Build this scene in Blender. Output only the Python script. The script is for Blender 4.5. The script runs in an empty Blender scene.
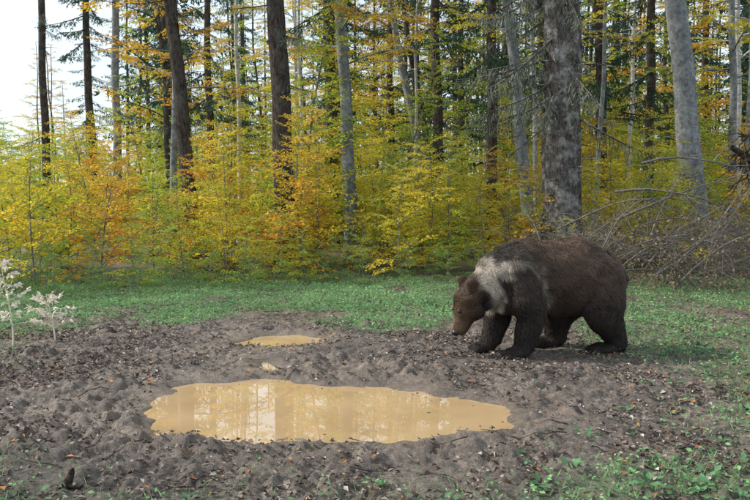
import bpy, math, random
import numpy as np
from mathutils import Vector
rng=np.random.default_rng(7); random.seed(7)
scene=bpy.context.scene
COL=scene.collection
# ------------------------------------------------------------ helpers
_tab=np.random.default_rng(3).random((256,256))
def vn(x,y,s=0):
    x=np.asarray(x,float)+s*17.3; y=np.asarray(y,float)+s*9.7
    xi=np.floor(x).astype(int); yi=np.floor(y).astype(int)
    u=x-xi; v=y-yi; u=u*u*(3-2*u); v=v*v*(3-2*v)
    a=_tab[xi%256,yi%256]; b=_tab[(xi+1)%256,yi%256]; c=_tab[xi%256,(yi+1)%256]; d=_tab[(xi+1)%256,(yi+1)%256]
    return (a*(1-u)+b*u)*(1-v)+(c*(1-u)+d*u)*v
def fbm(x,y,f,o=4,s=0):
    r=0;a=1;t=0
    for i in range(o):
        r=r+a*vn(x*f,y*f,s+i*3.1); t+=a; a*=.5; f*=2.03
    return r/t
def ss(a,b,x):
    t=np.clip((x-a)/(b-a),0,1); return t*t*(3-2*t)
def norm(v): return v/np.maximum(np.linalg.norm(v,axis=-1,keepdims=True),1e-9)

class MB:
    def __init__(s): s.V=[];s.F=[];s.M=[];s.C=[];s.n=0;s.hc=False
    def add(s,V,F,m=0,C=None):
        V=np.asarray(V,float).reshape(-1,3);F=np.asarray(F,int).reshape(-1,4)
        s.V.append(V);s.F.append(F+s.n);s.n+=len(V)
        s.M.append(np.full(len(F),m) if np.isscalar(m) else m)
        if C is not None: s.hc=True; s.C.append(C)
    def arrays(s): return np.vstack(s.V),np.vstack(s.F),np.concatenate(s.M)
    def mesh(s,name,mats,smooth=(0,)):
        V,F,M=s.arrays()
        me=bpy.data.meshes.new(name)
        me.vertices.add(len(V));me.vertices.foreach_set('co',V.astype(np.float32).ravel())
        me.loops.add(len(F)*4);me.loops.foreach_set('vertex_index',F.astype(np.int32).ravel())
        me.polygons.add(len(F));me.polygons.foreach_set('loop_start',np.arange(0,len(F)*4,4,dtype=np.int32))
        me.polygons.foreach_set('loop_total',np.full(len(F),4,dtype=np.int32))
        me.polygons.foreach_set('material_index',M.astype(np.int32))
        me.polygons.foreach_set('use_smooth',np.isin(M,smooth))
        me.update(calc_edges=True)
        for m in mats: me.materials.append(m)
        if s.hc:
            a=me.color_attributes.new('Col','FLOAT_COLOR','POINT')
            C=np.vstack(s.C); C=np.hstack([C,np.ones((len(C),1))])
            a.data.foreach_set('color',C.astype(np.float32).ravel())
        return me
def obj(name,me,loc=(0,0,0),rot=(0,0,0),sc=1,parent=None):
    o=bpy.data.objects.new(name,me);o.location=loc;o.rotation_euler=rot
    o.scale=(sc,)*3 if np.isscalar(sc) else sc
    COL.objects.link(o)
    if parent: o.parent=parent
    return o
def tube(mb,P,R,seg=6,m=0,rough=0,C=None):
    P=np.asarray(P,float);R=np.asarray(R,float)*np.ones(len(P))
    T=norm(np.gradient(P,axis=0)); ref=np.array([1,0,0.]) if abs(T[0][0])<.7 else np.array([0,1,0.])
    U=norm(np.cross(T,ref));W=np.cross(T,U)
    th=np.linspace(0,2*np.pi,seg,endpoint=False)
    c=np.cos(th)[None,:,None];s_=np.sin(th)[None,:,None]
    rr=R[:,None]*np.ones((1,seg))
    if rough:
        z=P[:,2][:,None]
        rr=rr*(1+rough*(fbm(np.cos(th)[None]*4+7+z*0,np.sin(th)[None]*4+z*.9+P[0,0],1.3,3)-.5)*2)
    V=P[:,None,:]+rr[:,:,None]*(c*U[:,None,:]+s_*W[:,None,:])
    n=len(P);i=np.arange(n-1)[:,None]*seg;j=np.arange(seg)[None];j2=(j+1)%seg
    F=np.stack([i+j,i+j2,i+seg+j2,i+seg+j],-1).reshape(-1,4)
    mb.add(V.reshape(-1,3),F,m,None if C is None else np.tile(C,(n*seg,1)))
def leaves(mb,P,D,N,L,W,m,fold=.15,C=None):
    P=np.asarray(P);n=len(P);D=norm(D);S=norm(np.cross(D,N));N=np.cross(S,D)
    L=np.asarray(L)*np.ones(n);W=np.asarray(W)*np.ones(n);L=L[:,None];W=W[:,None]
    V=np.stack([P,P+D*L*.45+S*W/2+N*W*fold,P+D*L,P+D*L*.45-S*W/2+N*W*fold],1).reshape(-1,3)
    F=np.arange(n*4).reshape(-1,4)
    mb.add(V,F,m,None if C is None else np.repeat(C,4,axis=0))
def rotm(yaw,pitch,roll):
    cy,sy=math.cos(yaw),math.sin(yaw);cp,sp=math.cos(pitch),math.sin(pitch);cr,sr=math.cos(roll),math.sin(roll)
    Rz=np.array([[cy,-sy,0],[sy,cy,0],[0,0,1]]);Ry=np.array([[cp,0,sp],[0,1,0],[-sp,0,cp]]);Rx=np.array([[1,0,0],[0,cr,-sr],[0,sr,cr]])
    return Rz@Ry@Rx
def add_proto(mb,pr,pos,yaw,pitch,sc,roll=0,mm=None):
    V,F,M=pr; V=(V*sc)@rotm(yaw,pitch,roll).T+np.asarray(pos)
    mb.add(V,F,M if mm is None else np.where(M==1,mm,M))

# ------------------------------------------------------------ materials
def newmat(name):
    m=bpy.data.materials.new(name);m.use_nodes=True;nt=m.node_tree;nt.nodes.clear()
    out=nt.nodes.new('ShaderNodeOutputMaterial');return m,nt,out
def ramp(nt,cols):
    r=nt.nodes.new('ShaderNodeValToRGB');e=r.color_ramp.elements
    while len(e)<len(cols): e.new(.5)
    for k,(p,c) in enumerate(cols): e[k].position=p;e[k].color=(*c,1)
    return r
def math_(nt,op,a,b):
    n=nt.nodes.new('ShaderNodeMath');n.operation=op
    for k,v in enumerate((a,b)):
        if isinstance(v,(int,float)): n.inputs[k].default_value=v
        else: nt.links.new(v,n.inputs[k])
    return n.outputs[0]
def noise(nt,scale,detail=4,vec=None,rough=.55):
    n=nt.nodes.new('ShaderNodeTexNoise');n.inputs['Scale'].default_value=scale;n.inputs['Detail'].default_value=detail;n.inputs['Roughness'].default_value=rough
    if vec: nt.links.new(vec,n.inputs['Vector'])
    return n
def leafmat(name,cols,trans=.5,rough=.5,clump=.8):
    m,nt,out=newmat(name);L=nt.links.new
    g=nt.nodes.new('ShaderNodeNewGeometry')
    nz=noise(nt,clump,1,g.outputs['Position'])
    f=math_(nt,'MULTIPLY',g.outputs['Random Per Island'],.42)
    f=math_(nt,'ADD',f,math_(nt,'MULTIPLY',math_(nt,'SUBTRACT',nz.outputs['Fac'],.22),1.15))
    r=ramp(nt,cols);L(f,r.inputs[0])
    b=nt.nodes.new('ShaderNodeBsdfDiffuse')
    t=nt.nodes.new('ShaderNodeBsdfTranslucent');mx=nt.nodes.new('ShaderNodeMixShader');mx.inputs[0].default_value=trans
    L(r.outputs[0],b.inputs['Color']);L(r.outputs[0],t.inputs['Color']);L(b.outputs[0],mx.inputs[1]);L(t.outputs[0],mx.inputs[2]);L(mx.outputs[0],out.inputs[0])
    return m
def barkmat(name,c0,c1,lich,lamt=.5,sc=(9,9,1.6),bump=.9):
    m,nt,out=newmat(name);L=nt.links.new
    g=nt.nodes.new('ShaderNodeNewGeometry')
    mp=nt.nodes.new('ShaderNodeMapping');mp.inputs['Scale'].default_value=sc;L(g.outputs['Position'],mp.inputs[0])
    n1=noise(nt,1.6,6,mp.outputs[0],.75)
    r=ramp(nt,[(.36,c0),(.64,c1)]);L(n1.outputs['Fac'],r.inputs[0])
    n2=noise(nt,3.2,6,g.outputs['Position'],.8)
    r2=ramp(nt,[(.48,(0,0,0)),(.66,(lamt,)*3)]);L(n2.outputs['Fac'],r2.inputs[0])
    mx=nt.nodes.new('ShaderNodeMixRGB');L(r2.outputs[0],mx.inputs[0]);L(r.outputs[0],mx.inputs[1]);mx.inputs[2].default_value=(*lich,1)
    b=nt.nodes.new('ShaderNodeBsdfDiffuse');L(mx.outputs[0],b.inputs['Color'])
    bp=nt.nodes.new('ShaderNodeBump');bp.inputs['Strength'].default_value=bump;bp.inputs['Distance'].default_value=.04
    L(n1.outputs['Fac'],bp.inputs['Height']);L(bp.outputs[0],b.inputs['Normal']);L(b.outputs[0],out.inputs[0]);return m
def vcolmat(name,rough=.8,spec=.3):
    m,nt,out=newmat(name);L=nt.links.new
    a=nt.nodes.new('ShaderNodeAttribute');a.attribute_name='Col'
    b=nt.nodes.new('ShaderNodeBsdfPrincipled');b.inputs['Roughness'].default_value=rough;b.inputs['Specular IOR Level'].default_value=spec
    L(a.outputs['Color'],b.inputs['Base Color']);L(b.outputs[0],out.inputs[0]);return m
def plain(name,c,rough,spec=.5):
    m,nt,out=newmat(name);b=nt.nodes.new('ShaderNodeBsdfPrincipled')
    n=noise(nt,30,3);r=ramp(nt,[(.3,tuple(x*.8 for x in c)),(.7,c)]);nt.links.new(n.outputs['Fac'],r.inputs[0]);nt.links.new(r.outputs[0],b.inputs['Base Color'])
    b.inputs['Roughness'].default_value=rough;b.inputs['Specular IOR Level'].default_value=spec;nt.links.new(b.outputs[0],out.inputs[0]);return m

M_spruce=barkmat('spruce_bark',(.02,.016,.015),(.12,.094,.085),(.17,.18,.16),.5,(16,16,4))
M_grey=barkmat('grey_bark',(.10,.10,.105),(.27,.285,.30),(.44,.47,.47),.6,(6,6,6),.5)
M_birch=barkmat('birch_bark',(.35,.34,.33),(.75,.74,.72),(.10,.09,.09),.7,(3,3,10))
M_big=barkmat('old_spruce_bark',(.03,.025,.024),(.17,.15,.14),(.48,.48,.46),.85,(15,15,4),1)
M_twig=barkmat('twig_bark',(.10,.085,.075),(.30,.265,.235),(.40,.38,.35),.5,(20,20,20))
M_yel=leafmat('yellow_beech_leaves',[(.1,(.30,.36,.04)),(.35,(.58,.55,.05)),(.62,(.82,.68,.07)),(.88,(.80,.54,.05)),(1,(.58,.28,.04))])
M_org=leafmat('orange_beech_leaves',[(.1,(.66,.55,.06)),(.45,(.76,.52,.06)),(.8,(.66,.32,.05)),(1,(.42,.16,.04))])
M_lime=leafmat('yellowgreen_leaves',[(.1,(.15,.30,.06)),(.4,(.36,.49,.07)),(.7,(.62,.64,.08)),(1,(.76,.62,.07))])
M_green=leafmat('green_leaves',[(.1,(.07,.17,.05)),(.5,(.17,.32,.08)),(1,(.38,.45,.09))])
M_needle=leafmat('spruce_needles',[(.1,(.022,.05,.034)),(.5,(.05,.10,.065)),(1,(.11,.16,.10))],.25,.6)
M_lichen=leafmat('lichen_twigs',[(.1,(.13,.16,.11)),(.6,(.24,.28,.21)),(1,(.36,.39,.31))],.2,.8)

# ------------------------------------------------------------ terrain
POND=np.array([(-1.90,7.22),(-1.76,7.50),(-1.086,7.56),(-.70,7.44),(.228,7.28),(.83,6.82),(1.24,6.38),(1.0,5.95),(.405,5.74),(.036,5.56),(-.528,5.46),(-1.1,5.50),(-1.56,5.74),(-1.96,6.40)])
POND2=np.array([(-1.80,9.15),(-1.5,9.8),(-.95,9.95),(-.55,9.65),(-.62,9.1),(-1.2,8.92)])
POND3=np.array([(-1.22,7.85),(-1.28,8.35),(-1.05,8.4),(-.9,8.0),(-1.0,7.75)])
def sdf(P,x,y):
    d=np.full(x.shape,1e9);inside=np.zeros(x.shape,bool);n=len(P)
    for i in range(n):
        ax,ay=P[i];bx,by=P[(i+1)%n]
        t=np.clip(((x-ax)*(bx-ax)+(y-ay)*(by-ay))/((bx-ax)**2+(by-ay)**2),0,1)
        d=np.minimum(d,np.hypot(x-ax-t*(bx-ax),y-ay-t*(by-ay)))
        c=((ay>y)!=(by>y))&(x<(bx-ax)*(y-ay)/(by-ay+1e-12)+ax);inside^=c
    return np.where(inside,-d,d)
def pond_sd(x,y):
    wob=(fbm(x,y,2.6,3,5)-.5)*.26+(fbm(x,y,9,3,15)-.5)*.10
    return np.minimum(np.minimum(sdf(POND,x,y)+wob,sdf(POND2,x,y)+wob*.9),sdf(POND3,x,y)+wob*.5+.03)
def grassness(x,y):
    n=fbm(x,y,.9,4,11)
    g=ss(10.3,11.9,y+(n-.5)*3.5)*(.25+.75*ss(2.2,.6,x)+.3*ss(3.5,5,x))
    g=np.maximum(g,ss(-3.5,-4.8,x+(n-.5)*2)*ss(6.8,8.8,y)*.9)
    g=np.maximum(g,ss(2.0,3.6,x+(n-.5)*2.5)*.6)
    g=np.maximum(g,ss(5.5,4.6,y+(n-.5)*1.4)*(.3+.5*ss(.6,1.6,x)))
    g=g*ss(.36,.58,fbm(x,y,1.7,3,21)+g*.2)
    g=g*(1-.6*ss(14.3,16.5,y))
    return np.clip(g,0,1)
_pr=np.random.default_rng(77)
PRINTS=[(_pr.uniform(-3.6,3.4),_pr.uniform(4.4,10.4),_pr.uniform(0,3.14),_pr.uniform(.07,.13)) for _ in range(110)]
def H(x,y):
    x=np.asarray(x,float);y=np.asarray(y,float)
    mud=ss(12,9.8,y)*ss(5.5,3.5,np.abs(x))
    b=np.hypot((x-1.85)/1.3,(y-8.65)/.65); calm=1-.85*ss(1.3,.7,b)
    h=(fbm(x,y,1.1,3,1)-.5)*.12*calm
    wx=x+.12*(fbm(x,y,3,2,81)-.5);wy=y+.12*(fbm(x,y,3,2,82)-.5)
    bil=np.abs(fbm(wx,wy,5.5,4,31)*2-1)
    var=.4+.8*ss(.35,.65,fbm(x,y,1.0,2,37))
    h=h+((bil-.2)*.11*var+(fbm(x,y,17,3,41)-.5)*.06)*(.4+.6*mud)*calm
    for (px,py,pa,pl) in PRINTS:
        k=(np.abs(x-px)<.35)&(np.abs(y-py)<.35)
        if not np.any(k): continue
        dx=np.where(k,x-px,9);dy=np.where(k,y-py,9)
        u=(dx*math.cos(pa)+dy*math.sin(pa))/pl;v=(-dx*math.sin(pa)+dy*math.cos(pa))/(pl*.62);d=np.hypot(u,v)
        h=h-.045*ss(1.15,.6,d)*calm+.016*np.exp(-((d-1.35)/.28)**2)*calm
    sd=pond_sd(x,y)
    h=h*ss(-.0,.12,sd)+.004
    h=h+.012*ss(0,.12,sd)*ss(.6,.2,sd)
    h=np.where(sd>.07,np.maximum(h,-.03),h)
    h=h-.16*ss(.05,-.30,sd)
    h=h+ss(14,21,y)*ss(1.5,8,x)*.55+ss(14,30,y)*(.1+.3*(fbm(x,y,.15,3,51)-.3))
    far=np.hypot(x,y);h=h+ss(60,400,far)*2
    return h
def axis(lo,hi,d,far,gr=1.12):
    a=list(np.arange(lo,hi,d));s=d;v=a[-1]
    while v<far: s*=gr;v+=s;a.append(v)
    s=d;v=a[0];pre=[]
    while v>-far: s*=gr;v-=s;pre.append(v)
    return np.array(pre[::-1]+a)
xs=axis(-5.2,5.2,.022,600);ys=axis(4.1,11.5,.022,600)
GX,GY=np.meshgrid(xs,ys)
GZ=H(GX,GY)
nx,ny=len(xs),len(ys)
V=np.stack([GX,GY,GZ],-1).reshape(-1,3)
i=np.arange(ny-1)[:,None]*nx;j=np.arange(nx-1)[None]
F=np.stack([i+j,i+j+1,i+nx+j+1,i+nx+j],-1).reshape(-1,4)
g=grassness(GX,GY).ravel();sd=pond_sd(GX,GY).ravel()
wet=ss(.7,0,sd+(fbm(GX,GY,3,3,66).ravel()-.5)*.7);mudm=(ss(11,9.5,GY+(fbm(GX,GY,1,3,61)-.5)*2)*ss(4.6,3.2,np.abs(GX+.3))).ravel()
mb=MB();mb.add(V,F,0,np.stack([g,wet,mudm],-1))
m,nt,out=newmat('forest_ground');L=nt.links.new
a=nt.nodes.new('ShaderNodeAttribute');a.attribute_name='Col';sp=nt.nodes.new('ShaderNodeSeparateColor');L(a.outputs['Color'],sp.inputs[0])
geo=nt.nodes.new('ShaderNodeNewGeometry')
n1=noise(nt,2,6,geo.outputs['Position'],.7);n2=noise(nt,22,6,geo.outputs['Position'],.75);n3=noise(nt,90,2,geo.outputs['Position'],.6)
rm=ramp(nt,[(.34,(.06,.046,.039)),(.5,(.145,.117,.098)),(.66,(.28,.235,.20))]);L(n2.outputs['Fac'],rm.inputs[0])
rl=ramp(nt,[(.34,(.05,.04,.03)),(.5,(.14,.11,.08)),(.68,(.28,.22,.16))]);L(n2.outputs['Fac'],rl.inputs[0])
rg_=ramp(nt,[(.35,(.07,.09,.045)),(.65,(.15,.22,.10))]);L(n2.outputs['Fac'],rg_.inputs[0])
def mix(f,c1,c2,mode='MIX'):
    x=nt.nodes.new('ShaderNodeMixRGB');x.blend_type=mode
    if isinstance(f,(int,float)): x.inputs[0].default_value=f
    else: L(f,x.inputs[0])
    L(c1,x.inputs[1])
    if isinstance(c2,tuple): x.inputs[2].default_value=(*c2,1)
    else: L(c2,x.inputs[2])
    return x.outputs[0]
c=mix(sp.outputs[2],rl.outputs[0],rm.outputs[0])
c=mix(math_(nt,'MULTIPLY',sp.outputs[0],.8),c,rg_.outputs[0])
c=mix(math_(nt,'MULTIPLY',sp.outputs[1],.4),c,(.20,.148,.11))
rv=ramp(nt,[(.35,(.55,.55,.55)),(.65,(1.3,1.28,1.25))]);L(n1.outputs['Fac'],rv.inputs[0])
c=mix(1.0,c,rv.outputs[0],'MULTIPLY')
b=nt.nodes.new('ShaderNodeBsdfPrincipled');L(c,b.inputs['Base Color'])
rr=math_(nt,'SUBTRACT',.72,math_(nt,'MULTIPLY',sp.outputs[1],.34));L(rr,b.inputs['Roughness'])
bp=nt.nodes.new('ShaderNodeBump');bp.inputs['Strength'].default_value=1;bp.inputs['Distance'].default_value=.03
L(math_(nt,'ADD',n2.outputs['Fac'],math_(nt,'MULTIPLY',n3.outputs['Fac'],.4)),bp.inputs['Height']);L(bp.outputs[0],b.inputs['Normal']);L(b.outputs[0],out.inputs[0])
obj('ground',mb.mesh('ground',[m]))
WZ=-.03
m,nt,out=newmat('muddy_water');L=nt.links.new
b=nt.nodes.new('ShaderNodeBsdfPrincipled');geo=nt.nodes.new('ShaderNodeNewGeometry')
n=noise(nt,1.4,4,geo.outputs['Position']);r=ramp(nt,[(.3,(.37,.245,.125)),(.7,(.47,.33,.18))]);L(n.outputs['Fac'],r.inputs[0]);L(r.outputs[0],b.inputs['Base Color'])
b.inputs['Roughness'].default_value=.01;b.inputs['IOR'].default_value=1.95
n=noise(nt,2.5,2,geo.outputs['Position']);bp=nt.nodes.new('ShaderNodeBump');bp.inputs['Strength'].default_value=.015;bp.inputs['Distance'].default_value=.02;L(n.outputs['Fac'],bp.inputs['Height']);L(bp.outputs[0],b.inputs['Normal'])
L(b.outputs[0],out.inputs[0]);M_water=m
for P in (POND,POND2,POND3):
    c0=P.mean(0);Q=c0+(P-c0)*1.10
    me=bpy.data.meshes.new('puddle_water');me.from_pydata([(x,y,WZ) for x,y in Q],[],[list(range(len(Q)))]);
    me.materials.append(M_water);o=obj('puddle_water',me)
    if me.polygons[0].normal.z<0: me.flip_normals()

# ------------------------------------------------------------ ground cover
def scatter(n,x0,x1,y0,y1,pf):
    x=rng.uniform(x0,x1,n);y=rng.uniform(y0,y1,n);k=rng.random(n)<pf(x,y);return x[k],y[k]
def infan(x,y): return (np.abs(x)<y*.53+.8)
def leafden(x,y):
    mudc=ss(1.5,.3,pond_sd(x,y))
    return (1-.55*mudc)*(.2+1.2*ss(.40,.64,fbm(x,y,1.9,4,71)))
mb=MB()
x,y=scatter(220000,-9,9,4,16.5,lambda x,y:infan(x,y)*(pond_sd(x,y)>.02)*(1-.6*grassness(x,y))*np.where(y>10,.3,.62)*leafden(x,y))
n=len(x);ang=rng.uniform(0,6.28,n);tl=rng.normal(0,.5,(n,2))
D=np.stack([np.cos(ang),np.sin(ang),tl[:,0]*.6],-1);N=np.stack([tl[:,0],tl[:,1],np.ones(n)],-1)
base=np.array([(.07,.05,.042),(.13,.10,.085),(.21,.165,.14),(.32,.27,.235),(.12,.085,.065),(.30,.16,.07),(.46,.40,.35)])
C=base[rng.choice(7,n,p=[.20,.24,.22,.14,.13,.03,.04])]*rng.uniform(.7,1.25,(n,1))
leaves(mb,np.stack([x,y,H(x,y)+.012],-1),D,N,rng.uniform(.02,.062,n),rng.uniform(.014,.04,n),0,.3,C)
x,y=scatter(420,-5,6,4.2,13,lambda x,y:infan(x,y)*(pond_sd(x,y)>.03)*(.3+.7*ss(1,3,x)));n=len(x);ang=rng.uniform(0,6.28,n)
leaves(mb,np.stack([x,y,H(x,y)+.02],-1),np.stack([np.cos(ang),np.sin(ang),ang*0+.1],-1),np.stack([ang*0+.2,ang*0,ang*0+1],-1),.07,.045,0,.2,np.array([(.45,.19,.06)])*rng.uniform(.5,1.1,(n,1)))
fx,fy=scatter(90,-1.9,1.2,5.5,7.5,lambda x,y:(pond_sd(x,y)<-.03)*np.exp(pond_sd(x,y)*4));n=len(fx);ang=rng.uniform(0,6.28,n)
leaves(mb,np.stack([fx,fy,np.full(n,WZ+.003)],-1),np.stack([np.cos(ang),np.sin(ang),ang*0],-1),np.stack([ang*0,ang*0,ang*0+1],-1),rng.uniform(.02,.05,n),.02,0,.05,base[rng.integers(0,3,n)])
me=mb.mesh('fallen_leaves',[vcolmat('dead_leaf',.75,.25)],());obj('fallen_leaves',me)
mb=MB()
x,y=scatter(500000,-10,10,4,17,lambda x,y:infan(x,y)*grassness(x,y)*(pond_sd(x,y)>.15)*np.where(y>9,.5,.4))
n=len(x);ang=rng.uniform(0,6.28,n);P=np.stack([x,y,H(x,y)],-1)
isb=rng.random(n)<.5
D=np.stack([np.cos(ang)*.5,np.sin(ang)*.5,np.ones(n)],-1)
pt=fbm(x,y,1.3,3,91)[:,None]
Cg=np.array([(.19,.37,.16)])*rng.uniform(.5,1.4,(n,1))*(.55+.9*pt)+rng.uniform(0,.06,(n,1))*np.array([[1,.9,.3]])
k=isb;leaves(mb,P[k],D[k],np.stack([np.cos(ang+1.5),np.sin(ang+1.5),ang*0],-1)[k],rng.uniform(.03,.10,k.sum()),.008,0,0,Cg[k])
k=~isb;nn=k.sum();leaves(mb,P[k]+np.array([0,0,1])*rng.uniform(.02,.06,(nn,1)),np.stack([np.cos(ang),np.sin(ang),rng.normal(0,.3,n)],-1)[k],rng.normal(0,.4,(nn,3))+np.array([0,0,1]),rng.uniform(.02,.05,nn),rng.uniform(.015,.034,nn),0,.1,Cg[k])
m,nt,out=newmat('grass_blades');a=nt.nodes.new('ShaderNodeAttribute');a.attribute_name='Col'
b=nt.nodes.new('ShaderNodeBsdfDiffuse');t=nt.nodes.new('ShaderNodeBsdfTranslucent');mx=nt.nodes.new('ShaderNodeMixShader');mx.inputs[0].default_value=.35
for q in (b.inputs['Color'],t.inputs['Color']): nt.links.new(a.outputs['Color'],q)
nt.links.new(b.outputs[0],mx.inputs[1]);nt.links.new(t.outputs[0],mx.inputs[2]);nt.links.new(mx.outputs[0],out.inputs[0]);M_grass=m
obj('grass',mb.mesh('grass',[M_grass],()))
mb=MB()
cx,cy=scatter(1700,-5,6.5,4.2,12.5,lambda x,y:infan(x,y)*(pond_sd(x,y)>.4)*np.clip(grassness(x,y)+.12*(x>1)+.4*(x>.8)*(y<6),0,1)*(np.hypot(x-1.8,y-8.6)>1.3))
for X,Y in zip(cx,cy):
    k=rng.integers(4,9);a=rng.uniform(0,6.28,k);s=rng.uniform(.03,.08)
    P=np.stack([X+np.cos(a)*.02,Y+np.sin(a)*.02,np.full(k,float(H(X,Y))+.03)],-1)
    P+=rng.normal(0,.03,(k,3))*np.array([1,1,.3])
    leaves(mb,P,np.stack([np.cos(a),np.sin(a),rng.uniform(.0,.6,k)],-1),np.array([0,0,1.])+rng.normal(0,.2,(k,3)),s*rng.uniform(.7,1.2,k),s*.62,0,.12,np.array([(.11,.22,.11)])*rng.uniform(.6,1.6,(k,1)))
obj('weeds',mb.mesh('weeds',[M_grass],()))
mb=MB()
tx,ty=scatter(800,-6,7,4.2,14,lambda x,y:infan(x,y)*(pond_sd(x,y)>.15)*.8)
for X,Y in zip(tx,ty):
    a=random.uniform(0,6.28);l=random.uniform(.08,.42);q=np.linspace(0,1,5)
    px=X+np.cos(a)*l*q+rng.normal(0,.01,5);py=Y+np.sin(a)*l*q+rng.normal(0,.01,5)
    tube(mb,np.stack([px,py,H(px,py)+.012+random.uniform(0,.03)*q],-1),np.linspace(.005,.0018,5),5)
M_dkst=barkmat('wet_wood',(.03,.024,.02),(.12,.095,.08),(.14,.13,.11),.4,(14,14,14))
obj('fallen_twigs',mb.mesh('fallen_twigs',[M_dkst]))
mb=MB();g0=float(H(-1.86,4.75))
tube(mb,[(-.03,0,-.03),(-.015,.01,.03),(.01,.0,.07),(.02,.01,.11),(.035,.0,.13)],[.028,.026,.02,.015,.004],9,0,.4)
tube(mb,[(-.13,.02,.0),(-.08,.0,.012),(0,0,.022),(.08,-.03,.02),(.12,-.02,.05)],[.008,.013,.016,.011,.004],8,0,.4)
obj('broken_stick',mb.mesh('broken_stick',[M_dkst]),(-1.86,4.75,g0))

# ------------------------------------------------------------ vegetation prototypes
def beech_spray(seed,L=1.0,nt_=11,leafL=.075,lpt=11):
    r=np.random.default_rng(seed);mb=MB()
    q=np.linspace(0,1,5);ax=np.stack([q*L,.06*np.sin(q*4+seed)*L,.10*L*np.sin(q*2.4)-.10*L*q*q],-1)
    tube(mb,ax,np.linspace(.010,.003,5)*L,3,0)
    Ps=[];Ds=[]
    for k in range(nt_):
        t=.15+.85*k/nt_;p=np.array([np.interp(t,q,ax[:,c]) for c in range(3)])
        sgn=1 if k%2 else -1;a=sgn*r.uniform(.5,1.05);l=L*r.uniform(.25,.45)*(1.15-t*.7)
        d=np.array([math.cos(a),math.sin(a),r.uniform(-.3,.15)]);d/=np.linalg.norm(d)
        tube(mb,np.stack([p,p+d*l]),[.003,.0015],3,0)
        m_=max(3,int(lpt*(l/L)*3));s=r.random(m_);b=p+d*(s*l)[:,None]+r.normal(0,.015*L,(m_,3))
        sg=np.where(np.arange(m_)%2,1,-1)*.7+r.normal(0,.35,m_)
        Ds.append(np.stack([np.cos(a+sg),np.sin(a+sg),r.normal(-.15,.3,m_)],-1));Ps.append(b)
    P=np.vstack(Ps);D=np.vstack(Ds);n=len(P)
    leaves(mb,P,D,np.array([0,-.15,1.])+r.normal(0,.5,(n,3)),r.uniform(.7,1.2,n)*leafL,r.uniform(.7,1.1,n)*leafL*.6,1,.12)
    return mb.arrays()
BS=[beech_spray(s) for s in range(6)]
BSF=[beech_spray(s+40,1.0,8,.12,7) for s in range(4)]
BSbig=[beech_spray(20+s,1.0,10,.075,12) for s in range(5)]
BSbigF=[beech_spray(30+s,1.0,7,.13,7) for s in range(5)]
def spruce_branch(seed,dead=False,far=False):
    r=np.random.default_rng(seed);mb=MB();q=np.linspace(0,1,7 if not far else 4)
    ax=np.stack([q,.05*np.sin(q*3+seed),-.28*q+.10*q**3],-1)
    tube(mb,ax,np.linspace(.014,.003,len(q)),4 if not far else 3,0)
    Ps=[];Ds=[]
    nt_=20 if far else 34
    for k in range(nt_):
        t=.12+.88*k/nt_;p=np.array([np.interp(t,q,ax[:,c]) for c in range(3)])
        sgn=1 if k%2 else -1;a=sgn*r.uniform(.6,1.2);l=r.uniform(.12,.34)*(1.2-t*.8)
        d=np.array([math.cos(a),math.sin(a),-r.uniform(.5,1.6)]);d/=np.linalg.norm(d)
        m_=int(5+l*42) if not dead else 3+int(l*12)
        if far: m_=int(3+l*10)
        s=r.random(m_)
        if dead: tube(mb,np.stack([p,p+d*l*.5+np.array([0,0,-.01]),p+d*l*.8+np.array([0,0,-l*.3])]),[.004,.003,.0015],3,0)
        Ps.append(p+d*(s*l)[:,None]);Ds.append(d+r.normal(0,.5,(m_,3))+(np.array([0,0,-.7]) if dead else 0))
    P=np.vstack(Ps);D=np.vstack(Ds);n=len(P)
    Lf=r.uniform(.04,.09,n)*(1.2 if dead else 1)*(1.8 if far else 1)
    leaves(mb,P,D,r.normal(0,1,(n,3)),Lf,.009 if dead else (.04 if far else .016),1,0)
    return mb.arrays()
SB=[spruce_branch(50+s) for s in range(5)]
SBF=[spruce_branch(60+s,False,True) for s in range(5)]
SD=[spruce_branch(80+s,True) for s in range(4)]
def trunk_pts(Xb,Xt,zt,Hh,r0,yb=0,yl=0,wob=.03,n=44):
    z=Hh*np.linspace(0,1,n)**1.35-.25;sl=(Xt-Xb)/zt
    px=Xb+sl*z+wob*np.sin(z*.7+Xb)+wob*.6*np.sin(z*1.9+Xb*3);py=yb+yl*z+wob*np.cos(z*.6+Xb)
    R=r0*(1-.8*(z/Hh).clip(0,1))+r0*.5*np.exp(-np.maximum(z,0)*3.6)
    return np.stack([px,py,z],-1),R
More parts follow.
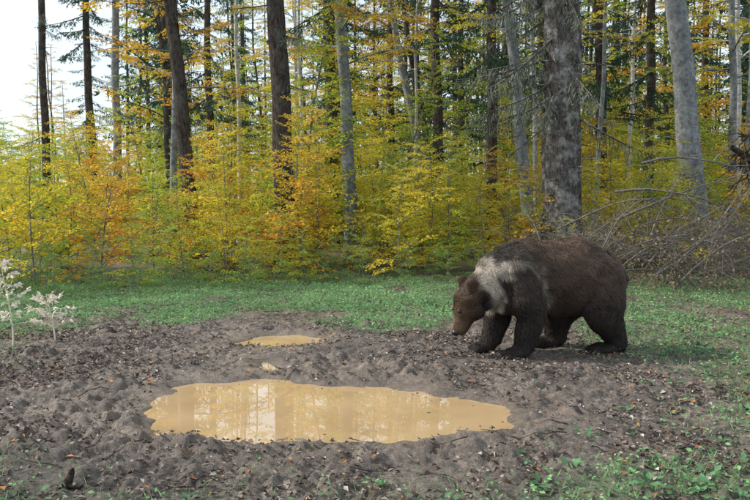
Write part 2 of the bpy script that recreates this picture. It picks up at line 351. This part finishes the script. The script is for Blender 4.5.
def tree_mb(kind,P,R,r,z0,z1,nb,blen,dead=(1.2,5,10),seg=20,stub=8,SB_=None,BB=None):
    SB_=SB_ or SB;BB=BB or BSbig
    mb=MB();tube(mb,P,R,seg,0,.10)
    Hh=P[-1,2]
    at=lambda z:np.array([np.interp(z,P[:,2],P[:,c]) for c in range(3)])
    for k in range(nb):
        f=(k+r.random())/nb;z=z0+(z1-z0)*f;yaw=k*2.4+r.uniform(-.4,.4);p=at(z)
        L=blen*(1-.75*max(0,(z-z0)/(Hh-z0+.01)))*r.uniform(.7,1.15)
        if kind=='spruce': add_proto(mb,SB_[r.integers(5)],p,yaw,r.uniform(-.1,.25),L)
        else:
            e=r.uniform(.1,.7);d=np.array([math.cos(yaw)*math.cos(e),math.sin(yaw)*math.cos(e),math.sin(e)])
            q=np.linspace(0,1,6)[:,None];ax=p+d*L*q+np.array([0,0,-.18*L])*q**2
            tube(mb,ax,np.linspace(.022,.008,6)*L*.6,5,0)
            for j in range(7):
                t=.25+.75*j/7;pp=p+d*L*t+np.array([0,0,-.18*L])*t*t
                add_proto(mb,BB[r.integers(5)],pp,yaw+r.uniform(-1.3,1.3),r.uniform(-.4,.35),L*r.uniform(.32,.52),r.uniform(-.3,.3))
    for k in range(dead[2]):
        z=r.uniform(dead[0],dead[1]);add_proto(mb,SD[r.integers(4)],at(z),r.uniform(0,6.28),r.uniform(-.1,.3),r.uniform(.5,1.4),0,2)
    for k in range(stub):
        z=r.uniform(.8,7);p=at(z);a=r.uniform(0,6.28);l=r.uniform(.2,.8)
        e=p+np.array([math.cos(a)*l,math.sin(a)*l,r.uniform(-.25,.1)*l]);tube(mb,np.stack([p,(p+e)/2+np.array([0,0,.03]),e]),[.014,.009,.003],4,0)
    return mb
def gz(x,y): return float(H(x,y))
heroes=[
 ('spruce_tree','spruce',-12.23,30,-12.17,8.6,.15,M_spruce,M_needle,10,26,1.6),
 ('spruce_tree','spruce',-10.25,32,-10.1,9.06,.17,M_grey,M_needle,9,26,1.8),
 ('spruce_tree','spruce',-4.31,19,-4.70,6.1,.165,M_spruce,M_needle,7.5,24,2.0),
 ('birch_tree','beech',-4.04,24,-4.03,7.24,.075,M_birch,M_yel,5.0,14,1.6),
 ('spruce_tree','spruce',-2.02,18,-2.15,5.88,.225,M_spruce,M_needle,6.5,25,2.2),
 ('spruce_tree','spruce',-1.21,22,-1.21,6.79,.175,M_spruce,M_needle,6,24,2.2),
 ('beech_tree','beech',-.60,20,-.83,6.34,.165,M_grey,M_org,4.2,18,2.6),
 ('beech_tree','beech',1.95,27,.49,7.9,.15,M_grey,M_yel,5.0,16,2.6),
 ('beech_tree','beech',2.3,28,.92,8.1,.12,M_spruce,M_org,5.5,15,2.2),
 ('spruce_tree','spruce',1.89,24,1.78,7.24,.16,M_spruce,M_needle,6,24,2.0),
 ('spruce_tree','spruce',3.3,23,3.3,7.0,.16,M_spruce,M_needle,4.5,24,2.0),
 ('beech_tree','beech',3.67,19,3.08,6.1,.15,M_grey,M_yel,4.6,18,2.4),
 ('spruce_tree','spruce',6.74,24,6.58,7.2,.17,M_spruce,M_needle,3.5,24,2.2),
 ('spruce_tree','spruce',7.6,22.5,7.6,7.2,.13,M_spruce,M_needle,2.9,22,1.9),
 ('beech_tree','beech',7.60,19,6.92,6.1,.28,M_grey,M_yel,6.0,20,3.0),
 ('spruce_tree','spruce',13.9,34,13.7,9.5,.16,M_spruce,M_needle,6,24,2.0),
 ('birch_tree','beech',11.7,26,11.47,7.8,.11,M_birch,M_yel,5,16,2.0),
 ('birch_tree','beech',-3.3,35,-3.4,9,.11,M_birch,M_yel,6,16,2.0),
 ('spruce_tree','spruce',-13.2,38,-13.4,9,.2,M_spruce,M_needle,8,26,2.0),
 ('beech_tree','beech',-5.6,22,-5.3,7,.10,M_grey,M_org,4.0,13,2.0),
 ('beech_tree','beech',10.2,23,10.0,7,.12,M_grey,M_yel,3.8,15,2.4),
 ('spruce_tree','spruce',-5.5,27,-5.5,7,.13,M_spruce,M_needle,4.0,20,1.8),
 ('spruce_tree','spruce',.6,31,.6,7,.14,M_spruce,M_needle,3.5,22,2.0),
 ('birch_tree','beech',-2.3,25.5,-2.35,7.2,.07,M_birch,M_yel,6,13,1.4),
 ('birch_tree','beech',1.2,25,1.3,7.2,.06,M_birch,M_yel,6,13,1.4),
 ('birch_tree','beech',5.0,25,4.8,7.2,.09,M_birch,M_yel,5,13,1.6),
 ('birch_tree','beech',8.4,27,8.6,7.8,.08,M_birch,M_lime,6,14,1.6),
 ('beech_tree','beech',9.6,21,9.7,6.5,.09,M_grey,M_yel,4.6,13,1.6),
 ('beech_tree','beech',5.7,21,5.95,6.5,.07,M_grey,M_yel,4.6,12,1.4),
]
for k,(nm,kind,Xb,Y,Xt,zt,r0,bark,leaf,z0,Hh,bl) in enumerate(heroes):
    r=np.random.default_rng(100+k);P,R=trunk_pts(0,Xt-Xb,zt,Hh,r0*1.04)
    z1=min(Hh*.97,15.5 if kind=='spruce' else 14)
    nb=int((46 if kind=='spruce' else (24 if bl>1.7 else 14))*(z1-z0)/(Hh*.97-z0)*1.15)
    me=tree_mb(kind,P,R,r,z0,z1,nb,bl,(2.5,8,7 if kind=='spruce' else 0),22,9).mesh(nm,[bark,leaf,M_lichen])
    obj(nm,me,(Xb,Y,gz(Xb,Y)))
r=np.random.default_rng(500);P,R=trunk_pts(0,-.05,5.5,28,.40,n=70);mb=MB();tube(mb,P,R,56,0,.16)
for k in range(40):
    z=7.5+9*k/40;add_proto(mb,SB[k%5],(0,0,z),k*2.4,r.uniform(-.1,.2),2.6*(1-.5*k/40))
for k in range(46):
    z=r.uniform(2.9,7.5);yaw=r.uniform(2.1,4.0) if k<34 else r.uniform(0,6.28)
    add_proto(mb,SD[r.integers(4)],(math.cos(yaw)*.3,math.sin(yaw)*.3,z),yaw,r.uniform(.0,.5),r.uniform(.6,1.9),0,2)
for k in range(24):
    z=r.uniform(1,7);a=r.uniform(0,6.28);l=r.uniform(.4,1.2);p=np.array([math.cos(a)*.33,math.sin(a)*.33,z]);e=p+np.array([math.cos(a)*l,math.sin(a)*l,-.2*l]);tube(mb,np.stack([p,(p+e)/2+np.array([0,0,.05]),e]),[.02,.012,.004],5,0)
obj('old_spruce_tree',mb.mesh('old_spruce_tree',[M_big,M_needle,M_lichen]),(3.81,16.5,gz(3.81,16.5)))
# ------------------------------------------------------------ background forest, added shade trees
SV=[];BV=[]
for k in range(4):
    r=np.random.default_rng(200+k);P,R=trunk_pts(0,r.uniform(-.2,.2),6,24+k,.2,n=14)
    SV.append(tree_mb('spruce',P,R,r,2.6+k*1.3,23,64,2.8,(1.5,5,0),7,0,SBF).arrays())
for k in range(4):
    r=np.random.default_rng(220+k);P,R=trunk_pts(0,r.uniform(-.5,.5),6,19,.13,wob=.08,n=14)
    BV.append(tree_mb('beech',P,R,r,2.8+k*.5,18,28,2.9,(0,0,0),7,0,None,BSbigF).arrays())
pr=random.Random(12);pts=[]
def far_ok(x,y):
    sx=x/y
    if sx<-.27: return pr.random()<.12 and y>50
    for c,w in ((-.115,.014),(.02,.016),(.085,.012),(-.2,.018)):
        if abs(sx-c)<w and y<80: return False
    return True
for k in range(700):
    y=pr.uniform(26,105);x=pr.uniform(-.56,.56)*y
    if not far_ok(x,y) or any((x-a)**2+(y-b)**2<(6 if y<60 else 12) for a,b in pts): continue
    if len(pts)>135: break
    pts.append((x,y))
mb=MB()
for x,y in pts:
    s=pr.uniform(.75,1.15);yaw=pr.uniform(0,6.28)
    if pr.random()<.48: add_proto(mb,pr.choice(SV),(x,y,gz(x,y)-.1),yaw,0,s)
    else: add_proto(mb,pr.choice(BV),(x,y,gz(x,y)-.1),yaw,0,s,0,pr.choice([3,3,5,4,5]))
for x,y in ((-16,6.5),(-22,5.0),(-13,1.0)):  # unseen beeches left of frame, added to dapple the sun on the foreground
    add_proto(mb,BV[int(abs(x))%4],(x,y,gz(x,y)-.1),x,0,1.0,0,3)
obj('distant_forest_and_shade_trees',mb.mesh('distant_forest_and_shade_trees',[M_spruce,M_needle,M_lichen,M_yel,M_org,M_lime]))
# ------------------------------------------------------------ saplings
def sapling(seed,Hh,dens=1.0,f0=.06,B=None):
    B=B or BS
    r=np.random.default_rng(seed);mb=MB();n=9;z=np.linspace(0,Hh,n)
    P=np.stack([.12*Hh*np.sin(z*.5+seed)*z/Hh,.1*Hh*np.cos(z*.6+seed*2)*z/Hh,z-.05],-1);tube(mb,P,np.linspace(.007*Hh,.003,n),5,0)
    nb=int(Hh*15*dens)
    for k in range(nb):
        f=(k+r.random())/nb;zz=Hh*(f0+(1-f0)*f);p=np.array([np.interp(zz,z,P[:,c]) for c in range(3)])
        L=min(1.25,Hh*.36)*(1.1-.75*f)*r.uniform(.55,1.25);add_proto(mb,B[r.integers(len(B))],p,k*2.4+r.uniform(-.5,.5),r.uniform(-.6,.15),max(.3,L),r.uniform(-.4,.4))
    return mb
MI={id(M_yel):1,id(M_org):2,id(M_lime):3,id(M_green):4}
def mk(seeds,hs,mats,*a):
    out=[]
    for k,(h,mt) in enumerate(zip(hs,mats)):
        b_=sapling(seeds+k,h,*a);out.append((b_.arrays(),b_.mesh('beech_sapling',[M_twig,mt]),MI[id(mt)]))
    return out
SAPY=mk(300,[2.9,2.3,3.3,2.6],[M_yel,M_yel,M_org,M_lime])
SAPG=mk(320,[1.5,1.0,2.0,.8],[M_lime,M_green,M_lime,M_green],1.6,.02)
SAPT=mk(340,[5.2,6.5,4.6],[M_yel,M_lime,M_yel],1.0,.1)
SAPF=mk(360,[2.9,3.3,2.4,2.2],[M_yel,M_lime,M_yel,M_lime],.8,.06,BSF)
front=[(-6.2,14.6,0,1),(-5.2,15.2,2,.9),(-4.3,14.3,4,.9),(-3.7,15.6,6,1),(-4.9,13.9,5,.9),(-2.9,15.4,1,.8),(-2.4,14.6,4,.85),(-1.9,15.3,6,.7),(-1.3,15.0,4,.7),(-1.6,14.2,5,.6),(-.7,15.6,5,.8),(-.2,16.2,1,.7),(.5,15.8,0,.75),(1.1,15.3,5,.7),(1.5,16.3,3,.85),(2.3,16.6,1,.8),(-7.2,15.5,3,1),(-6.9,14.0,5,.9),(.2,17.5,3,1),(2.7,15.2,5,.6),(-3.3,14.2,5,.6),
 (-5.6,13.6,7,1),(-4.0,13.5,7,.9),(-2.9,14.0,7,1),(-.9,14.8,7,1),(.6,15.0,7,1),(1.9,15.3,7,.9),(-7.6,13.8,6,.9),(-6.3,13.3,7,.8),(-3.0,16.3,0,1),(2.9,16.8,0,.8),(1.0,16.9,0,.9),(-1.2,16.6,0,.9),(2.0,14.6,7,.7),(-2.1,13.9,7,.8),
 (-5.9,13.2,5,.7),(-4.6,13.2,5,.6),(-.3,14.6,7,1.1),(1.3,14.6,7,.9),(-5.2,12.9,7,1.1),(-3.6,13.4,5,.6),
 (3.6,15.6,4,.8),(5.0,16.8,1,.9),(6.0,17.6,3,1),(8.6,16.8,3,1),(9.4,18.2,0,1),(5.6,18.8,0,1.1),(8.2,14.6,5,.9)]
allS=SAPY+SAPG
for x,y,k,s in front: obj('beech_sapling',allS[k][1],(x,y,gz(x,y)),(0,0,pr.uniform(0,6.28)),s)
mb=MB()
for k in range(350):
    y=16.5+pr.random()**1.25*50;x=pr.uniform(-.54,.54)*y
    sx=x/y
    if y<19 and sx>.16 and pr.random()<.5: continue
    if y<27: S_=pr.choice(SAPY+SAPY[:2]*2+SAPY[3:]*3) if pr.random()<.72 else pr.choice(SAPG[:3])
    else: S_=pr.choice(SAPF)
    add_proto(mb,S_[0],(x,y,gz(x,y)),pr.uniform(0,6.28),0,pr.uniform(.65,1.2)*(1 if y<28 else 1.5),0,S_[2])
for k in range(38):
    y=pr.uniform(19.5,40);x=pr.uniform(-.5,.54)*y
    if x/y<-.24 and pr.random()<.9: continue
    S_=pr.choice(SAPT);add_proto(mb,S_[0],(x,y,gz(x,y)),pr.uniform(0,6.28),0,pr.uniform(.8,1.15),0,S_[2])
obj('understory_foliage',mb.mesh('understory_foliage',[M_twig,M_yel,M_org,M_lime,M_green]))
# ------------------------------------------------------------ brush pile, dead tree
mb=MB();r=np.random.default_rng(900)
def arc(p0,p1,sag,r0,seg=5,m=0,br=0):
    q=np.linspace(0,1,10)[:,None];P=np.array(p0)*(1-q)+np.array(p1)*q+np.array([0,0,1])*sag*4*q*(1-q)+np.cumsum(r.normal(0,.014,(10,3)),0)
    tube(mb,P,np.linspace(r0,r0*.25,10),seg,m)
    for k in range(br):
        i=r.integers(2,9);d=norm(P[i]-P[i-1])+r.normal(0,.55,3);l=r.uniform(.2,.7)
        tube(mb,np.stack([P[i],P[i]+d*l*.5+r.normal(0,.03,3),P[i]+d*l]),[r0*.4,r0*.28,r0*.12],4,m)
arc((4.3,14.5,1.7),(7.0,14.3,.9),.35,.026,6,0,9)
arc((4.2,14.2,1.2),(7.2,14.8,2.1),.10,.022,6,0,9)
arc((4.6,14.0,2.2),(7.6,14.2,1.55),.30,.020,6,0,9)
arc((3.9,14.6,.2),(6.4,14.6,.9),.65,.024,6,0,8)
arc((5.2,13.8,.1),(7.6,14,.8),.5,.02,6,0,8)
arc((3.4,14.9,1.0),(5.6,14.3,1.5),.25,.018,6,0,8)
arc((4.9,13.9,.3),(6.6,14.1,2.0),-.2,.02,6,0,8)
for k in range(12):
    x=r.uniform(3.0,6.6);y=r.uniform(13.4,15);x1=x+r.uniform(1.0,2.4);arc((x,y,gz(x,y)+r.uniform(0,1.0)),(x1,y+r.uniform(-.4,.4),r.uniform(.9,2.0)),r.uniform(.1,.6),r.uniform(.011,.02),5,0,8)
for k in range(260):
    x=r.uniform(3.0,8.4);y=r.uniform(13.2,16.9);z=gz(x,y)+r.uniform(0,.75);a=r.uniform(0,6.28);l=r.uniform(.5,1.9);e=r.uniform(-.1,1.1)
    arc((x,y,z),(x+math.cos(a)*l,y+math.sin(a)*l*.6,z+l*math.sin(e)*.6),r.uniform(0,.2),r.uniform(.005,.015),4,0,5)
n=4200;x=r.uniform(3.0,8.8,n);y=r.uniform(13,17.4,n)
leaves(mb,np.stack([x,y,H(x,y)+r.random(n)**2*1.3],-1),r.normal(0,1,(n,3)),r.normal(0,1,(n,3)),.06,.035,1,.2)
M_dead=leafmat('dry_leaves',[(.1,(.14,.10,.07)),(.5,(.30,.21,.14)),(1,(.46,.36,.23))],.3,.7)
obj('brush_pile',mb.mesh('brush_pile',[M_twig,M_dead]))
mb=MB()
for (a0,a1,r0) in (((2.2,.3,.6),(-.25,0,2.45),.14),((1.4,.1,1.5),(-.1,.1,2.0),.09),((1.6,-.2,2.9),(-.05,-.1,2.2),.08),((1.0,0,2.7),(.0,-.1,2.5),.09)):
    q=np.linspace(0,1,12)[:,None];P=np.array(a0)*(1-q)+np.array(a1)*q+np.cumsum(r.normal(0,.03,(12,3)),0);tube(mb,P,np.linspace(r0,r0*.35,12)*(1+.4*r.random(12)),9,0,.5)
    for k in range(20):
        i=r.integers(4,12);l=r.uniform(.2,.8);w_=np.cumsum(r.normal(0,.06,(6,3)),0);qq=np.linspace(0,1,6)[:,None];d=r.normal(0,.6,3)+np.array([-.2,0,-.5])
        tube(mb,P[i]+d*l*qq+w_*qq,np.linspace(r.uniform(.01,.035),.003,6),5,0,.3)
obj('broken_dead_tree',mb.mesh('broken_dead_tree',[barkmat('root_bark',(.03,.02,.016),(.12,.08,.06),(.2,.18,.15),.4)]),(7.75,17,gz(7.75,17)))
M_pale=leafmat('pale_dry_leaf',[(.1,(.6,.52,.42)),(.6,(.78,.72,.62)),(1,(.85,.8,.72))],.3,.7)
for (X,Y,Hh,s) in ((-4.16,9.0,.98,1),(-3.80,9.3,.55,2)):
    mb=MB();r=np.random.default_rng(s+40);n=9;z=np.linspace(-.02,Hh,n);P=np.stack([.05*np.sin(z*3+s),.03*np.cos(z*4),z],-1);tube(mb,P,np.linspace(.010,.004,n),6,0)
    for k in range(22):
        f=.25+.75*k/22;p=np.array([np.interp(f*Hh,z,P[:,c]) for c in range(3)]);a=k*2.4+r.uniform(-.6,.6);l=r.uniform(.05,.26)*(1.25-f)*1.4
        d=np.array([math.cos(a),math.sin(a),r.uniform(0,.7)]);tube(mb,np.stack([p,p+d*l]),[.004,.002],4,0)
        m_=r.integers(5,15);leaves(mb,p+d*l*r.uniform(.4,1,(m_,1)),d+r.normal(0,.7,(m_,3))+np.array([0,0,-.4]),r.normal(0,1,(m_,3)),r.uniform(.03,.09,m_),.032,0,.2)
    obj('dried_weed_plant',mb.mesh('dried_weed_plant',[M_pale]),(X,Y,gz(X,Y)))

# ------------------------------------------------------------ bear
def build_bear():
    import bmesh
    ico=bmesh.new();bmesh.ops.create_icosphere(ico,subdivisions=3,radius=1)
    iv=np.array([v.co[:] for v in ico.verts]);ifc=[[v.index for v in f.verts] for f in ico.faces]
    VV=[];FF=[];cnt=0
    def ball(c,r):
        nonlocal cnt
        r=np.array(r) if not np.isscalar(r) else np.array([r]*3)
        VV.append(iv*r+np.array(c));FF.extend([[i+cnt for i in f] for f in ifc]);cnt+=len(iv)
    def chain(pts,step=.035):
        for (c0,r0),(c1,r1) in zip(pts[:-1],pts[1:]):
            c0=np.array(c0);c1=np.array(c1);r0=np.array(r0)*np.ones(3);r1=np.array(r1)*np.ones(3)
            n=max(2,int(np.linalg.norm(c1-c0)/step)+1)
            for t in np.linspace(0,1,n): ball(c0+(c1-c0)*t,r0+(r1-r0)*t)
    chain([((-.50,0,.83),(.22,.20,.24)),((-.20,0,.89),(.27,.27,.32)),((.10,0,.79),(.30,.31,.38)),((.38,0,.80),(.30,.32,.41)),((.62,0,.75),(.30,.28,.34))],.05)
    chain([((-.35,0,.66),(.2,.2,.22)),((.05,0,.62),(.25,.25,.24))],.06)
    sk=np.array((-.80,0,.585));a=np.array((-.42,0,-.9075));dr=np.array((-.9075,0,.42))
    chain([((-.45,0,.83),(.22,.19,.235)),((-.64,0,.71),(.185,.17,.19)),(tuple(sk),(.15,.155,.155))],.04)
    chain([(tuple(sk+a*.02),(.14,.15,.145)),(tuple(sk+a*.10-dr*.01),(.125,.13,.125)),(tuple(sk+a*.17-dr*.03),(.096,.095,.096)),(tuple(sk+a*.29-dr*.035),(.075,.072,.075))],.02)
    ears=[]
    for s in (-1,1):
        ball(sk+a*.07-dr*.06+np.array((0,s*.075,0)),.095)
        e=sk-a*.12+dr*.07+np.array((0,s*.115,0));ears.append(e-a*.03+dr*.02)
        chain([(tuple(e),(.05,.045,.05)),(tuple(e-a*.055+dr*.035+np.array((0,s*.015,0))),(.05,.042,.052))],.012)
    def foot(x,y,ln,w):
        chain([((x,y,.06),(.07,w,.06)),((x-ln,y,.055),(.065,w*1.08,.052))],.02)
        for j in range(5): ball((x-ln-.045-.012*(2-abs(j-2)),y+(j-2)*w*.42,.038),(.038,.026,.033))
    chain([((-.30,-.17,.84),(.18,.13,.25)),((-.27,-.22,.62),(.165,.13,.18)),((-.21,-.22,.43),(.135,.12,.14)),((-.25,-.21,.27),(.115,.105,.11)),((-.27,-.20,.15),(.098,.095,.09)),((-.30,-.20,.08),(.095,.09,.07))]);foot(-.33,-.20,.09,.095)
    chain([((-.32,.16,.80),(.17,.11,.2)),((-.38,.18,.55),(.15,.11,.16)),((-.41,.18,.36),(.125,.105,.12)),((-.48,.17,.15),(.095,.09,.085)),((-.52,.17,.08),(.09,.09,.07))]);foot(-.54,.17,.09,.095)
    chain([((.60,-.14,.72),(.27,.19,.31)),((.60,-.20,.54),(.23,.16,.22)),((.62,-.21,.40),(.185,.145,.16)),((.73,-.2,.24),(.125,.11,.12)),((.78,-.2,.14),(.10,.10,.10)),((.78,-.2,.08),(.10,.095,.08))]);foot(.76,-.2,.22,.095)
    chain([((.50,.14,.68),(.25,.17,.28)),((.40,.19,.50),(.21,.14,.19)),((.32,.21,.36),(.165,.125,.14)),((.31,.24,.19),(.115,.10,.11)),((.31,.24,.09),(.10,.09,.08))]);foot(.28,.25,.20,.09)
    chain([((.90,0,.84),.055),((.95,0,.76),.04)],.02)
    me=bpy.data.meshes.new('tmp');me.from_pydata(np.vstack(VV).tolist(),[],FF)
    o=obj('tmp_bear',me);md=o.modifiers.new('r','REMESH');md.mode='VOXEL';md.voxel_size=.014
    md=o.modifiers.new('s','SMOOTH');md.factor=.5;md.iterations=6
    dg=bpy.context.evaluated_depsgraph_get();ev=o.evaluated_get(dg);m2=bpy.data.meshes.new_from_object(ev);bpy.data.objects.remove(o)
    return m2,sk,a,dr,ears
bm_,sk,ax_,dr_,ears=build_bear()
def segd(x,z,P):
    d=np.full(x.shape,9.)
    for (ax,az),(bx,bz) in zip(P[:-1],P[1:]):
        t=np.clip(((x-ax)*(bx-ax)+(z-az)*(bz-az))/((bx-ax)**2+(bz-az)**2),0,1);d=np.minimum(d,np.hypot(x-ax-t*(bx-ax),z-az-t*(bz-az)))
    return d
def eard(p): return np.minimum(np.linalg.norm(p-ears[0],axis=1),np.linalg.norm(p-ears[1],axis=1))
def bearcol(p):
    x,y,z=p[:,0],p[:,1],p[:,2]
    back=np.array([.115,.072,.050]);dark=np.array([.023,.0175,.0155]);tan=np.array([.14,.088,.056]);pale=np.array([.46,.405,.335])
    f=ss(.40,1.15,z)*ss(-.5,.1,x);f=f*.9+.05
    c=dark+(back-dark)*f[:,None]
    hd=ss(-.68,-.84,x-.3*(z-.6));c=c+(tan*.6-c)*(hd*.85)[:,None]
    fr=ss(.02,.20,(p-sk)@ax_);c=c+(tan-c)*(fr*hd)[:,None]
    nz=(vn(x*14,z*14)-.5)
    d=segd(x,z,[(-.73,.90),(-.66,.80),(-.60,.64),(-.54,.50)])
    w=ss(.12,.01,d+nz*.12)*.85
    d1=segd(x,z,[(-.70,.90),(-.58,.93),(-.47,.96)]);w=np.maximum(w,ss(.095,.01,d1+nz*.09)*.9)
    d2=segd(x,z,[(-.47,.98),(-.32,.99),(-.17,.88),(-.09,.70),(-.06,.58)]);w=np.maximum(w,ss(.06,.0,d2+nz*.07)*.38*(y<.1))
    w=w*ss(.05,.11,eard(p))
    c=c+(pale-c)*w[:,None]
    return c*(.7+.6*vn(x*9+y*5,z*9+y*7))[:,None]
nv=len(bm_.vertices);co=np.empty(nv*3,np.float32);bm_.vertices.foreach_get('co',co);co=co.reshape(-1,3).astype(float)
no=np.empty(nv*3,np.float32);bm_.vertices.foreach_get('normal',no);no=no.reshape(-1,3).astype(float)
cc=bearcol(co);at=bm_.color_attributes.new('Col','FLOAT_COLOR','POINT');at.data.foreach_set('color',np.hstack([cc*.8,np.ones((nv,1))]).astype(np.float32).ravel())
M_skin=vcolmat('bear_skin',.9,.1);bm_.materials.clear();bm_.materials.append(M_skin)
bm_.polygons.foreach_set('use_smooth',np.ones(len(bm_.polygons),bool))
bm_.calc_loop_triangles();tri=np.empty(len(bm_.loop_triangles)*3,np.int32);bm_.loop_triangles.foreach_get('vertices',tri);tri=tri.reshape(-1,3)
A=co[tri[:,0]];B=co[tri[:,1]];Cc=co[tri[:,2]];ar=np.linalg.norm(np.cross(B-A,Cc-A),axis=1)
NS=160000;ix=rng.choice(len(tri),NS,p=ar/ar.sum());u=rng.random(NS);v=rng.random(NS);fl=u+v>1;u[fl]=1-u[fl];v[fl]=1-v[fl]
w3=np.stack([1-u-v,u,v],-1);p=(co[tri[ix]]*w3[:,:,None]).sum(1);nn=norm((no[tri[ix]]*w3[:,:,None]).sum(1))
X,Y_,Z=p.T
head=ss(-.62,-.80,X-.12*(Z-.6));leg=ss(.55,.38,Z)*(1-head)
muz=ss(.08,.22,(p-sk)@ax_)*head
flow=np.array([.75,0,-.65])*(1-leg)[:,None]*(1-head)[:,None]+np.array([.1,0,-1.])*leg[:,None]+(-ax_+np.array([.3,0,0]))*head[:,None]
cl=np.stack([vn(X*12,Z*12+Y_*4,s)-.5 for s in (1,2,3)],-1)
flow=flow+cl*1.8+rng.normal(0,.16,(NS,3))
tan=norm(flow-nn*(flow*nn).sum(1,keepdims=True))
lift=(.35+.75*vn(X*16,Z*16+Y_*6,4))[:,None]
d1=norm(tan+nn*lift);d2=norm(tan+nn*.12+np.array([0,0,-.25]))
Lh=(.066*(1-head)+.032*head)*(1-.3*leg)*(1-.65*muz)*rng.uniform(.6,1.25,NS)*(1+.6*(vn(X*8,Z*8,9)-.5))
Lh=np.where(Z<.10,.018,Lh);Lh=np.where(eard(p)<.085,.014,Lh);keep=Z>.03;wd=.0045*(1-.35*head)
S=norm(np.cross(d1,nn+rng.normal(0,.3,(NS,3))))*wd[:,None]*.5
p1=p+d1*(Lh*.5)[:,None];p2=p1+d2*(Lh*.55)[:,None]
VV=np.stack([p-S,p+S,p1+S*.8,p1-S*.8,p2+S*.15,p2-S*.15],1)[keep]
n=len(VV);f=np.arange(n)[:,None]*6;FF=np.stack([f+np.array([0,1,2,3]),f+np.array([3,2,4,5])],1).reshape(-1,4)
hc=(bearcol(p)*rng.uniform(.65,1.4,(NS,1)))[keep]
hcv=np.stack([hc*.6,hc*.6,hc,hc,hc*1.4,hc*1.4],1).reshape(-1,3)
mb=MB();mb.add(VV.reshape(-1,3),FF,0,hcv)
M_fur=vcolmat('bear_fur',.6,.3)
bear=bpy.data.objects.new('brown_bear',None);COL.objects.link(bear)
bear.location=(1.80,8.66,-.01);bear.rotation_euler=(0,0,math.radians(15));bear.scale=(1.04,1.04,1.03)
obj('body',bm_,parent=bear);obj('fur',mb.mesh('bear_fur',[M_fur],()),parent=bear)
def blob(name,c,s,mat,rot=(0,0,0)):
    import bmesh
    b_=bmesh.new();bmesh.ops.create_icosphere(b_,subdivisions=3,radius=1);me=bpy.data.meshes.new(name);b_.to_mesh(me);b_.free()
    me.polygons.foreach_set('use_smooth',np.ones(len(me.polygons),bool));me.materials.append(mat);return obj(name,me,tuple(c),rot,s,bear)
M_blk=plain('nose_black',(.015,.013,.013),.35);M_eye=plain('eye_black',(.01,.007,.005),.08)
blob('nose',sk+ax_*.35-dr_*.005,(.042,.042,.038),M_blk)
for s,nme in ((-1,'eye_left'),(1,'eye_right')): blob(nme,sk+ax_*.14+dr_*.088+np.array((0,s*.085,0)),(.018,.018,.018),M_eye)
mb=MB()
for (x,y) in ((-.42,-.20),(-.63,.17),(.54,-.2),(.08,.25)):
    for j in range(5):
        yy=y+(j-2)*.04;x0=x-.06-.012*(2-abs(j-2));tube(mb,np.array([(x0,yy,.045),(x0-.025,yy,.035),(x0-.05,yy,.012)]),[.008,.007,.001],6)
obj('claws',mb.mesh('claws',[plain('claw',(.12,.10,.08),.4)]),parent=bear)

# ------------------------------------------------------------ light, sky, camera
SE,SA=math.radians(38),math.radians(-80)
sd_=Vector((math.sin(SA)*math.cos(SE),math.cos(SA)*math.cos(SE),math.sin(SE)))
sun=bpy.data.lights.new('sun','SUN');sun.energy=5.0;sun.angle=math.radians(3);sun.color=(1,.94,.84)
so=bpy.data.objects.new('sun',sun);so.rotation_euler=sd_.to_track_quat('Z','Y').to_euler();so.location=(0,0,30);COL.objects.link(so)
w=bpy.data.worlds.new('World');scene.world=w;w.use_nodes=True;nt=w.node_tree
bgn=nt.nodes['Background'];sky=nt.nodes.new('ShaderNodeTexSky');sky.sky_type='NISHITA';sky.sun_disc=False
sky.sun_elevation=SE;sky.sun_rotation=SA;sky.dust_density=2.0;sky.air_density=1.0
tc=nt.nodes.new('ShaderNodeTexCoord');cn=noise(nt,2.2,5,tc.outputs['Generated']);cr=ramp(nt,[(.3,(.45,)*3),(.65,(.92,)*3)]);nt.links.new(cn.outputs['Fac'],cr.inputs[0])
mxw=nt.nodes.new('ShaderNodeMixRGB');nt.links.new(cr.outputs[0],mxw.inputs[0]);nt.links.new(sky.outputs[0],mxw.inputs[1]);mxw.inputs[2].default_value=(7.5,8.5,9.2,1)
nt.links.new(mxw.outputs[0],bgn.inputs[0]);bgn.inputs[1].default_value=.15
cam=bpy.data.cameras.new('camera');cam.sensor_width=36;cam.lens=38.6;cam.clip_end=2000
co_=bpy.data.objects.new('camera',cam);co_.location=(0,0,1.8);co_.rotation_euler=(math.radians(85.5),0,0);COL.objects.link(co_);scene.camera=co_
scene.view_settings.view_transform='Standard';scene.view_settings.look='None';scene.view_settings.exposure=0
